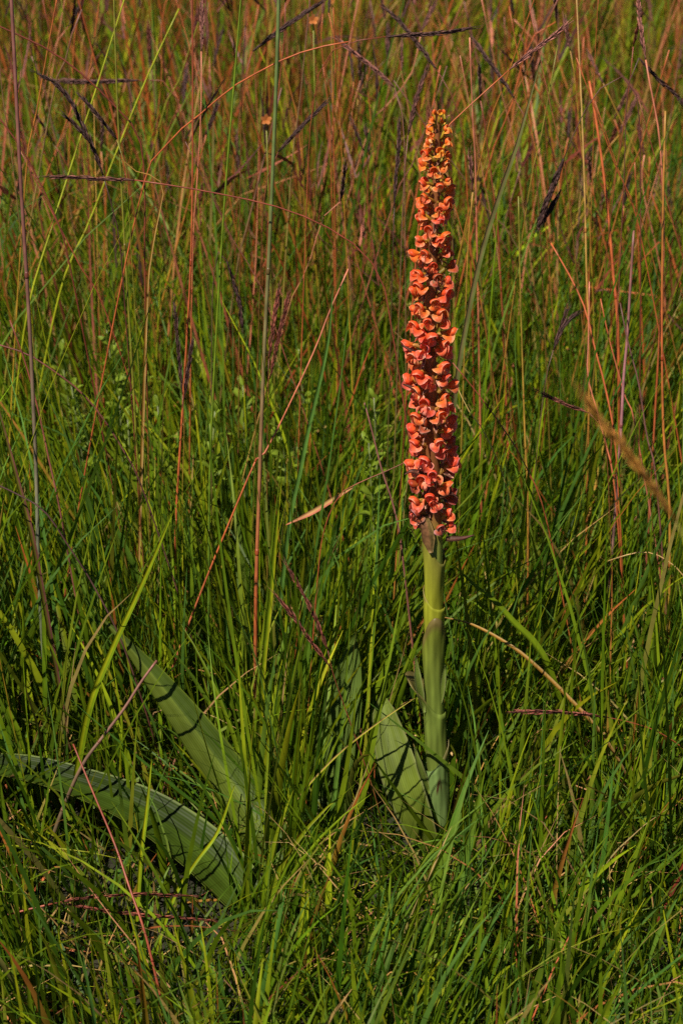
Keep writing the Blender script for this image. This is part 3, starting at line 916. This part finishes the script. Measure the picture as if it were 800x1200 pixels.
grass_stem('pink-red stem with a long braided purple spike near the right edge, top', lv([(746, -30), (749, 20), (756, 70), (762, 105), (770, 145), (775, 200), (777, 270), (775, 340)], .4, .36), 3.4, [PINK, RUST, PURPLE], head=3, hw=5, hcol=PURPLE * 1.2, group=G)
grass_stem('thick pinkish-purple stem, right of the middle, fading to yellow-green', lv([(742, 270), (738, 335), (734, 400), (730, 445), (726, 520)], .28, .24), 5.2, [PURPLE, (.32, .13, .14), (.3, .16, .12), LIME], group=G)
grass_stem('long orange-brown stem close to the right edge', lv([(779, 130), (776, 260), (775, 400), (777, 510), (784, 600)], .25, .2), 4.0, [OCHRE, RUST, OCHRE, OLIVE], group=G)
grass_stem('rust stem curving down to the blurred foreground stalk', lv([(645, 285), (668, 325), (685, 362), (697, 410), (710, 460), (722, 537)], .3, .22), 3.4, [RUST, RUST, OLIVE], group=G)
grass_stem('short pinkish-red stem beside the dark gap, right', lv([(703, 350), (712, 392), (722, 430), (735, 475), (744, 500)], .3, .27), 2.6, [RUST, PINK * .9, RUST], group=G)
grass_stem('red stem ending at the blurred foreground stalk', lv([(690, 330), (689, 400), (688, 440), (697, 475), (708, 515), (720, 575)], .26, .2), 2.8, [PINK, RUST, RUST], group=G)
grass_stem('purple-grey stem bending right below the thick purple one', lv([(726, 355), (735, 400), (748, 450), (757, 510), (768, 560)], .25, .2), 3.0, [NIGHT * 2, PURPLE, OLIVE], group=G)
grass_stem('olive-brown upright stem right of the flower spike', lv([(607, 230), (609, 330), (612, 430), (615, 520), (618, 580)], .3, .27), 3.0, [OLIVE, OCHRE, RUST * .8], group=G)
grass_stem('thin red stem ending in a long dark horizontal seed head, upper left', lv([(58, 207), (90, 208), (125, 210), (158, 211), (235, 223), (330, 244), (400, 276), (440, 315), (458, 380)], .12, .1), 1.8, [DKRED * 1.5, DKRED * 1.5, OLIVE], head=4, hw=4.6, hcol=NIGHT * 1.7 + DKRED * .3, group=G, taper=1)
grass_stem('dark wiry stem arching down from the top left corner', lv([(-25, 20), (20, 40), (60, 60), (100, 90), (140, 130), (163, 160), (170, 220), (170, 320)], .3, .3), 2.0, [DKRED, DKRED * 1.3, OLIVE], group=G, taper=1)
grass_stem('dark wiry stem sloping down from the left edge below the corner', lv([(-15, 122), (20, 165), (50, 220), (68, 262), (84, 320)], .3, .28), 1.9, [DKRED, DKRED, OLIVE], group=G, taper=1)
grass_stem('nodding stem with a black forked seed head, upper left', lv([(44, 86), (66, 99), (85, 122), (98, 150), (110, 175), (121, 205), (131, 240), (140, 280), (146, 350)], .22, .2), 2.4, [NIGHT, DKRED, OLIVE], head=6, hw=6, hcol=NIGHT * .8, heads2=[([(77, 136, .2), (92, 150, .2), (106, 168, .2)], 5)], group=G)
grass_stem('stem with a short black spindle beside the forked seed head', lv([(95, 113), (108, 127), (121, 143), (137, 163), (147, 190), (152, 260)], .25, .24), 2.0, [OLIVE, OLIVE], head=4, hw=5.5, hcol=NIGHT * .8, group=G)
grass_stem('stem with a blurred brown horizontal seed head near the top left', lv([(62, 94), (100, 96), (135, 95), (162, 94), (200, 100), (215, 160)], .75, .72), 2.2, [DKRED, OLIVE], head=4, hw=6, hcol=NIGHT * 1.6, group=G)
grass_stem('stem with a dark braided horizontal seed head above the flower spike', lv([(553, 33), (520, 38), (485, 41), (452, 43), (410, 50), (380, 70), (366, 130), (360, 220)], .3, .34), 2.0, [DKRED * 1.4, RUST, OLIVE], head=4, hw=5.5, hcol=NIGHT * 1.6, group=G)
grass_stem('stem with a pale purple braided spike slanting right of the flower tip', lv([(664, 28), (645, 44), (620, 63), (596, 82), (565, 110), (535, 138), (515, 162), (495, 230), (485, 330)], .2, .16), 2.3, [RUST * 1.2, RUST, OLIVE], head=4, hw=5, hcol=PURPLE * 1.5, group=G)
grass_stem('thin bright red stem crossing behind the tallest green stem', lv([(408, 49), (380, 54), (340, 66), (300, 86), (270, 104), (230, 138), (200, 165), (165, 230)], .22, .26), 1.9, [RUST * 1.1, RUST * 1.1, DKRED], group=G, taper=1)
grass_stem('stem with a dark seed head leaning left at the top, above the flowers', lv([(452, 10), (474, 32), (492, 55), (511, 81), (530, 115), (545, 180)], .6, .55), 2.2, [DKRED, OLIVE], head=4, hw=6, hcol=NIGHT * 1.2, group=G)
grass_stem('stem with a dark seed head pointing left, right of the flower tip', lv([(556, 48), (570, 68), (586, 90), (602, 115), (620, 150), (630, 230)], .5, .46), 2.2, [DKRED, OLIVE], head=4, hw=5.5, hcol=NIGHT * 1.1, group=G)
grass_stem('stem with a purple seed head leaning left, left of the flower tip', lv([(398, 48), (420, 66), (440, 82), (462, 102), (472, 140), (474, 220)], .5, .46), 2.2, [PURPLE, OLIVE], head=4, hw=5.5, hcol=PURPLE * .9, group=G)
grass_stem('stem with a drooping black shaggy seed head, upper right', lv([(630, 266), (637, 245), (648, 217), (660, 186), (675, 150), (692, 118), (720, 90), (745, 110), (750, 240)], .3, .32), 2.0, [NIGHT * 2, DKRED, OLIVE], head=4, hw=8, hcol=NIGHT * .9, heads2=[([(634, 262, .31), (645, 244, .31), (657, 222, .31)], 6)], group=G)
grass_stem('stem with a thin black spike pointing to the right edge, top right', lv([(806, 130), (790, 110), (768, 90), (748, 68), (735, 100), (730, 220)], .4, .42), 2.0, [NIGHT * 2, RUST], head=4, hw=4.6, hcol=NIGHT, group=G)
grass_stem('stem with two upright purple-brown seed heads, centre', lv([(327, 338), (321, 375), (315, 420), (314, 470), (313, 560)], .3, .28), 2.0, [DKRED, OLIVE], head=3, hw=5.5, hcol=DKRED * .7 + NIGHT * .5, heads2=[([(338, 346, .29), (326, 398, .29), (316, 444, .29)], 5)], group=G)
grass_stem('stem with two thin black seed heads parted in a V, left of centre', lv([(204, 354), (209, 407), (214, 462), (216, 510), (214, 580)], .2, .18), 2.0, [DKRED, LIME, GREEN], head=3, hw=4, hcol=NIGHT, heads2=[([(226, 398, .19), (221, 430, .19), (216, 468, .19)], 4)], group=G)
grass_stem('stem with drooping black seed heads left of the tallest green stem', lv([(284, 384), (281, 357), (275, 335), (266, 306), (258, 290), (250, 330), (248, 430)], .26, .28), 1.8, [NIGHT * 2, OLIVE], head=4, hw=5.5, hcol=NIGHT * .8, group=G)
grass_stem('long pinkish-red stem slanting down left of the flower spike', lv([(408, 315), (386, 365), (372, 402), (356, 438), (340, 472), (312, 528), (295, 550)], .16, .12), 3.0, [PINK, RUST * 1.2, PINK], group=G)
grass_stem('dark wiry stem arching over the pale herbs, left', lv([(-15, 400), (30, 414), (58, 431), (90, 455), (115, 482), (140, 520), (168, 575)], .2, .16), 2.0, [DKRED, NIGHT * 2, DKRED], group=G, taper=1)
grass_stem('dark red stem under the wiry arch, left', lv([(12, 375), (30, 425), (45, 480), (58, 540), (72, 605)], .2, .16), 3.2, [DKRED * 1.4, PURPLE, RUST * .8], group=G)
grass_stem('black wiry stem arching down to the tip of the upper strap leaf', lv([(-20, 560), (30, 584), (55, 602), (82, 642), (112, 690), (146, 760)], .06, .03), 2.0, [NIGHT, NIGHT * 1.8, DKRED], group=G, taper=1)
grass_stem('stem with paired dark purple seed heads meeting in a point, left of the orchid', lv([(338, 666), (352, 690), (370, 726), (384, 762), (392, 795), (415, 860), (440, 935)], -.03, -.05), 1.8, [DKRED, DKRED * 1.2, OLIVE], head=4, hw=4.6, hcol=DKRED * .6 + NIGHT * .5, heads2=[([(324, 698, -.03), (343, 722, -.03), (365, 752, -.03), (387, 782, -.03)], 4.6)], group=G)
grass_stem('stem with a pair of long reddish seed heads lying across the lower left', lv([(222, 1050), (170, 1048), (110, 1051), (62, 1059), (25, 1068), (-20, 1082), (-60, 1115)], -.21, -.22), 2.4, [DKRED * 1.8, DKRED * 2, OLIVE], head=4, hw=4.4, hcol=DKRED * .9 + PURPLE * .35, heads2=[([(247, 1079, -.21), (190, 1074, -.21), (130, 1068, -.21), (76, 1059, -.21)], 4.6)], group=G, taper=1)
grass_stem('smooth red-brown stem crossing over the lower strap leaf, lower left', lv([(86, 872), (110, 930), (135, 990), (152, 1040), (172, 1100), (197, 1205)], -.17, -.30), 3.6, [DKRED * 1.6, DKRED * 1.9, DKRED * 1.3], group=G, taper=.6)
grass_stem('stem with a dark red horizontal seed head, right of the orchid foot', lv([(605, 834), (640, 834), (675, 836), (708, 840), (740, 847), (775, 860), (812, 890)], -.06, -.05), 1.9, [DKRED * 1.3, RUST, OLIVE], head=4, hw=6, hcol=DKRED * .7 + NIGHT, group=G)
grass_stem('stout dry brown stem stub leaning over the upper strap leaf', lv([(184, 774), (165, 800), (146, 830), (122, 862), (95, 900)], -.02, -.05), 6.0, [PURPLE * 1.2, (.17, .1, .06), (.12, .1, .05)], group=G, taper=.5)
grass_stem('purple stem sloping down to the left of the flower spike base', lv([(427, 472), (437, 510), (447, 550), (460, 590), (470, 640)], .12, .1), 3.4, [PURPLE * 1.2, PURPLE * 1.2, RUST], group=G)
grass_stem('thin dark stem pointing at the lower flowers from the left', lv([(482, 538), (455, 551), (420, 566), (398, 580), (380, 620), (372, 680)], .06, .05), 1.8, [DKRED * 1.4, RUST, OLIVE], group=G)
grass_stem('thin brown stem slanting down right of the lower flowers', lv([(530, 425), (560, 462), (590, 503), (615, 545), (640, 610)], .12, .1), 2.2, [DKRED * 1.5, RUST * .8, OLIVE], group=G)
grass_stem('pale thin stem slanting down from the lower right flowers', lv([(532, 446), (548, 480), (566, 505), (590, 560), (600, 620)], .1, .08), 1.8, [STRAW, LIME, GREEN], group=G)
grass_stem('stem with a branched black seed head right of the flower spike', lv([(676, 368), (664, 378), (655, 392), (648, 410), (640, 440), (632, 500)], .3, .28), 1.8, [NIGHT * 2, OLIVE], head=4, hw=5, hcol=NIGHT, heads2=[([(664, 362, .3), (658, 380, .3), (650, 404, .3)], 4)], group=G)
grass_stem('stem with a ragged brown seed head, above the blurred foreground stalk', lv([(634, 461), (650, 468), (668, 476), (690, 484), (705, 500), (712, 560)], .15, .14), 1.8, [DKRED, OLIVE], head=4, hw=5, hcol=DKRED * .6 + NIGHT, group=G)
grass_stem('blurred orange-brown stalk in the near foreground at the right', lv([(686, 466), (705, 495), (728, 522), (750, 552), (768, 577), (792, 612), (825, 680), (850, 780)], -.86, -.84), 4.5, [OLIVE, OCHRE, OCHRE], head=6, hw=9, hcol=(.30, .13, .02), group=G)
grass_stem('thin tan stem bent over in an arch at the right edge', lv([(710, 658), (735, 650), (757, 647), (780, 656), (802, 678), (815, 720)], .14, .13), 2.0, [STRAW, STRAW, OLIVE], group=G)
grass_stem('pink-brown stem with a purple spike, top, right of the olive stem', lv([(236, -20), (237, 20), (236, 60), (236, 120), (232, 200), (226, 300)], .45, .4), 2.4, [PINK, RUST, OLIVE], head=3, hw=5, hcol=PURPLE, group=G)
grass_stem('stem with a dark slanting seed head behind the tallest green stem', lv([(382, 120), (365, 137), (347, 155), (326, 178), (312, 215), (306, 300)], .35, .33), 2.0, [DKRED, OLIVE], head=4, hw=5, hcol=NIGHT * 1.1, group=G)
grass_stem('stem with a dark slanting seed head above the small orange bloom', lv([(378, 2), (350, 20), (322, 40), (296, 60), (285, 100), (282, 190)], .5, .48), 2.0, [DKRED, OLIVE], head=4, hw=5.5, hcol=NIGHT * 1.1, group=G)
grass_stem('tall stem with a thin black spike, left of the flower tip', lv([(468, 140), (467, 170), (464, 205), (462, 240), (460, 300)], .35, .33), 2.2, [NIGHT, OLIVE], head=4, hw=4.5, hcol=NIGHT, group=G)
grass_stem('tall stem with a thin purple spike touching the flower tip level', lv([(499, 83), (491, 105), (484, 130), (478, 158), (474, 200), (470, 290)], .4, .37), 2.2, [PURPLE, OLIVE], head=4, hw=5, hcol=PURPLE * .6, group=G)

grass_leaf('pointed grey-green grass blade slanting down to the flower spike', lv([(633, 70), (622, 110), (605, 170), (585, 228), (563, 300), (545, 385), (532, 470)], .2, .15), [1, 5, 6, 6, 6, 5, 5], (.13, .15, .04), (.17, .13, .05), group=GB)
grass_leaf('curled golden blade tip over the olive stem, upper left', lv([(136, 180), (150, 193), (162, 202), (176, 205), (188, 213), (191, 226), (186, 252), (178, 295), (172, 360)], .2, .2), [.6, 1.8, 2.5, 3.5, 4, 4, 3.5, 3, 3], STRAW, OCHRE, group=GB)
grass_leaf('blue-green blade leaning behind the pinkish-red stem', lv([(390, 335), (385, 395), (374, 450), (362, 500), (350, 560), (338, 620)], .14, .12), [1, 4, 5, 5, 5, 5], BLUE * 1.2, BLUE, group=GB)
grass_leaf('purple-grey blade at the left edge, mid height', lv([(-6, 465), (8, 515), (20, 560), (32, 604), (42, 650)], .08, .06), [2, 5, 6, 6, 5], PURPLE * .9, OLIVE * .7, group=GB)
grass_leaf('tan and orange dry blade right of the orchid stem', lv([(518, 723), (545, 729), (566, 738), (592, 753), (618, 772), (660, 812), (710, 868)], .05, -.02), [1, 3.5, 4.5, 5, 5, 4, 3], STRAW * .8, OCHRE * .7, group=GB)
grass_leaf('broad bright green blade right of the orchid stem', lv([(531, 662), (558, 688), (580, 706), (602, 730), (626, 754), (645, 790)], .06, .03), [1, 7, 9, 9, 7, 6], GREEN * 1.1, GREEN, group=GB)
grass_leaf('pale pinkish dry husk left of the lower flowers', lv([(414, 571), (392, 584), (366, 600), (335, 615)], .1, .1), [1, 6, 6, 1], PINK * .9, STRAW * .9, rooted=False, group=GB)
grass_leaf('cut straw piece at the lower left edge', lv([(62, 1136), (30, 1142), (-15, 1150)], -.25, -.25), [4, 4.5, 4.5], STRAW * 1.1, STRAW, group=GB)
grass_leaf('long pale blue-green blade slanting across the lower right', lv([(588, 962), (625, 1018), (660, 1068), (705, 1135), (740, 1190)], -.1, -.22), [1, 4, 5.5, 6, 5], BLUE * 1.3, BLUE * 1.2, group=GB)
grass_leaf('wide blue-green blade with blunt tip, lower right', lv([(692, 1010), (712, 1045), (732, 1085), (745, 1130), (752, 1180)], -.16, -.22), [5, 8, 9, 8, 6], BLUE * 1.3, BLUE, group=GB)
grass_leaf('dark brown dry blade at the right edge, low', lv([(806, 1000), (788, 1040), (772, 1075), (762, 1110)], -.15, -.17), [4, 7, 6, 4], DKRED, DKRED * 1.4, group=GB)
grass_leaf('upright bright green blade in the middle of the left half', lv([(330, 560), (322, 640), (315, 720), (308, 790)], .05, .02), [1, 5, 6, 6], LIME, GREEN, group=GB)
grass_leaf('bright green blade rising beside the upper strap leaf tip', lv([(203, 600), (182, 650), (160, 700), (132, 760), (105, 830)], .0, -.02), [1, 5, 6.5, 8, 8], GREEN * 1.3, LIME, group=GB)
grass_leaf('pale thin blade crossing the basal leaf of the orchid', lv([(486, 818), (450, 842), (410, 872), (380, 900), (350, 935)], -.06, -.08), [.6, 2, 2.2, 2.4, 2.2], LIME * 1.1, STRAW * .8, group=GB)
grass_leaf('bright blade crossing the lower strap leaf, lower left', lv([(275, 920), (255, 975), (230, 1010), (205, 1050), (185, 1110)], -.14, -.2), [1, 4, 4.5, 4.5, 4], GREEN * 1.4, LIME, group=GB)
grass_leaf('upright green blade in front of the lower strap leaf', lv([(178, 890), (172, 950), (165, 1010), (160, 1090)], -.15, -.2), [1, 4.5, 5, 5], GREEN * 1.2, LIME, group=GB)
grass_leaf('leaning green blade at the bottom, left of the middle', lv([(228, 1088), (245, 1130), (262, 1180), (272, 1230)], -.24, -.28), [2, 8, 8, 7], BLUE * 1.2, GREEN, group=GB)


# more stems of the same kind in the tall grass behind, each its own object
def background_stems():
    kinds = {
        'left': 'thin reddish grass stem among the many behind the tallest green stem, upper left',
        'mid': 'thin reddish grass stem among the many around the flower tip, top middle',
        'right': 'thin reddish grass stem among the many massed at the upper right',
    }
    r = np.random.default_rng(21)
    for i in range(150):
        px = r.uniform(-10, 810)
        if abs(px - 510) < 22: px += 60
        Y = r.uniform(.35, 1.5)
        top = r.uniform(-60, 230)
        foot = at(px, 600, Y)
        side = r.normal(0, 55)
        row2 = top + r.uniform(150, 260)
        p0, p2 = at(px + side, top, Y + r.normal(0, .03)), at(px, row2, Y)
        pts = [(px + side, top, Y + r.normal(0, .02))]
        has = r.random() < .45
        if has:
            pts.append((px + side * .85 + r.normal(0, 6), top + r.uniform(28, 44), Y))
            pts.append((px + side * .6 + r.normal(0, 3), top + r.uniform(60, 85), Y))
        pts += [(px + side * .3, (top + 85 + row2) / 2, Y), (px, row2, Y)]
        ci = r.choice(6, p=[.28, .16, .26, .14, .08, .08])
        c1 = [RUST, PINK, DKRED * 1.4, PURPLE, OLIVE, OCHRE][ci]
        cw = ['rust-red', 'pinkish', 'dark red', 'purplish', 'olive', 'orange-brown'][ci]
        c2 = [OLIVE, RUST, LIME][r.choice(3, p=[.4, .35, .25])]
        k = 'left' if px < 350 else 'mid' if px < 600 else 'right'
        ln = 'left-leaning' if side < -28 else 'right-leaning' if side > 28 else 'upright'
        lab = kinds[k].replace('reddish', cw).replace('thin', 'thin ' + ln)
        grass_stem(lab if not has else lab.replace('grass stem', 'seed-bearing stem'), pts, r.uniform(1.5, 3.0), [c1, c1 * .5 + c2 * .5, c2],
                   head=2 if has else 0, hw=r.uniform(3.5, 5.5), hcol=[NIGHT, NIGHT * 1.5, PURPLE * .8, DKRED * .6][r.choice(4)], group=ln + ' ' + cw + ' stems in the tall grass behind, ' + k + (', with seeds' if has else ''))


background_stems()


# ------------------------------------------------------------------ pale leafy herbs among the grass, left
def herb_leaf(seed):
    r = np.random.default_rng(seed)
    n, m = 5, 3
    V, C = [], []
    for i in range(n + 1):
        t = i / n
        w = math.sin(math.pi * (t * .92 + .05)) ** .8 * .0042
        for j in range(m):
            s = j - 1
            V.append((s * w, t * .019, .004 * math.sin(t * 2.4) + abs(s) * w * .35))
            C.append(np.array((.16, .22, .02)) * (1.25 if j == 1 else 1) * r.uniform(.9, 1.1))
    F = [(i * m + j, i * m + j + 1, (i + 1) * m + j + 1, (i + 1) * m + j) for i in range(n) for j in range(m - 1)]
    me = make_mesh('herb_leaf', V, F, C)
    me.materials.append(M_BLADE)
    return me


HL = [herb_leaf(k) for k in range(3)]


def herb(px, row, Y, label, n=26):
    r = np.random.default_rng(int(px * 7 + row))
    tip = at(px, row, Y)
    foot = Vector((tip.x + r.normal(0, .02), Y + .01, 0))
    root = empty('leafy_herb', foot)
    tag(root, label, 'herb', 'pale leafy herbs among the grass')
    P, L = spline([Vector((0, 0, -.003)), (tip - foot) * .5 + Vector((.006, 0, 0)), tip - foot], 10)
    V, F, C, UV = tube(P, np.linspace(.0016, .0008, 10), (.15, .17, .06), 6)
    link('stem', make_mesh('stem', V, F, C, UV), M_STALK, root)
    for i in range(n):
        t = 1 - (i / n) * min(.6, .16 / L)
        q = np.array([np.interp(t, np.linspace(0, 1, 10), P[:, k]) for k in range(3)])
        o = bpy.data.objects.new('leaf', HL[i % 3]); COL.objects.link(o); o.parent = root
        o.location = q
        o.rotation_euler = (1.25 - .8 * min(1, i / 8) + r.normal(0, .2), r.normal(0, .3), i * 2.4 + r.normal(0, .2))
        s = r.uniform(.8, 1.3) * (.6 + .5 * min(1, i / 6)); o.scale = (s, s, s)


for px, row, Y, lab in [
    (72, 398, .55, 'pale leafy herb with the brightest tip, left, above the wiry arch'), (84, 438, .5, 'pale leafy herb just under the wiry arch, left'),
    (125, 372, .6, 'pale leafy herb highest of the group, left'), (140, 450, .5, 'pale leafy herb right of the red stems, left'),
    (172, 430, .55, 'pale leafy herb behind the yellow-green stems, left'), (185, 462, .45, 'pale leafy herb lowest of the group, left'),
    (150, 478, .48, 'pale leafy herb low behind upright blades, left'), (252, 468, .4, 'pale leafy herb left of the tallest green stem'),
    (285, 438, .5, 'pale leafy herb touching the tallest green stem'), (328, 458, .45, 'pale leafy herb just right of the tallest green stem'),
    (438, 452, .4, 'bright leafy herb close left of the flower spike'), (432, 505, .3, 'bright leafy herb low left of the flower spike'),
    (350, 395, .6, 'pale leafy herb behind the two upright purple-brown seed heads'),
]: herb(px, row + 14, Y, lab)


# ------------------------------------------------------------------ small orange blooms far behind
def bloom(px, row, Y, label, size):
    c = at(px, row, Y)
    foot = Vector((c.x + .01, Y + .02, 0))
    root = empty('small_bloom', foot)
    tag(root, label, 'flower', 'small orange blooms in the far grass')
    P, _ = spline([c - foot, (c - foot) * .5, Vector((0, 0, -.003))], 8)
    V, F, C, UV = tube(P, .0009, OLIVE, 5)
    link('stalk', make_mesh('stalk', V, F, C, UV), M_STALK, root)
    n = 5
    me = bpy.data.meshes.get('bloom_petal')
    if me is None:
        Vv = [(0, 0, 0), (-.42, .5, .35), (.42, .5, .35), (-.2, .95, .75), (.2, 1.05, .7)]
        me = make_mesh('bloom_petal', Vv, [(0, 2, 1), (1, 2, 4, 3)], [(.40, .12, .03), (.5, .17, .05), (.45, .15, .04), (.6, .26, .09), (.55, .2, .07)])
        me.materials.append(M_BLADE)
    for i in range(n):
        o = bpy.data.objects.new('petal', me); COL.objects.link(o); o.parent = root
        o.location = c - foot
        o.rotation_euler = Matrix(((1, 0, 0), (0, 1, 0), (0, 0, 1))).to_euler()
        a = i * 2 * math.pi / n
        o.rotation_euler = (math.radians(62), 0, 0)
        o.matrix_local = Matrix.Translation(c - foot) @ Matrix.Rotation(math.radians(65), 4, 'X') @ Matrix.Rotation(a, 4, 'Z') @ Matrix.Scale(size, 4)


bloom(312, 141, .5, 'small round orange bloom between the two green stems, blurred', .0058)
bloom(367, 24, .7, 'small orange bloom at the top, right of the tallest green stem', .006)
bloom(388, 1, 1.6, 'small pale orange bloom cut by the top edge', .006)
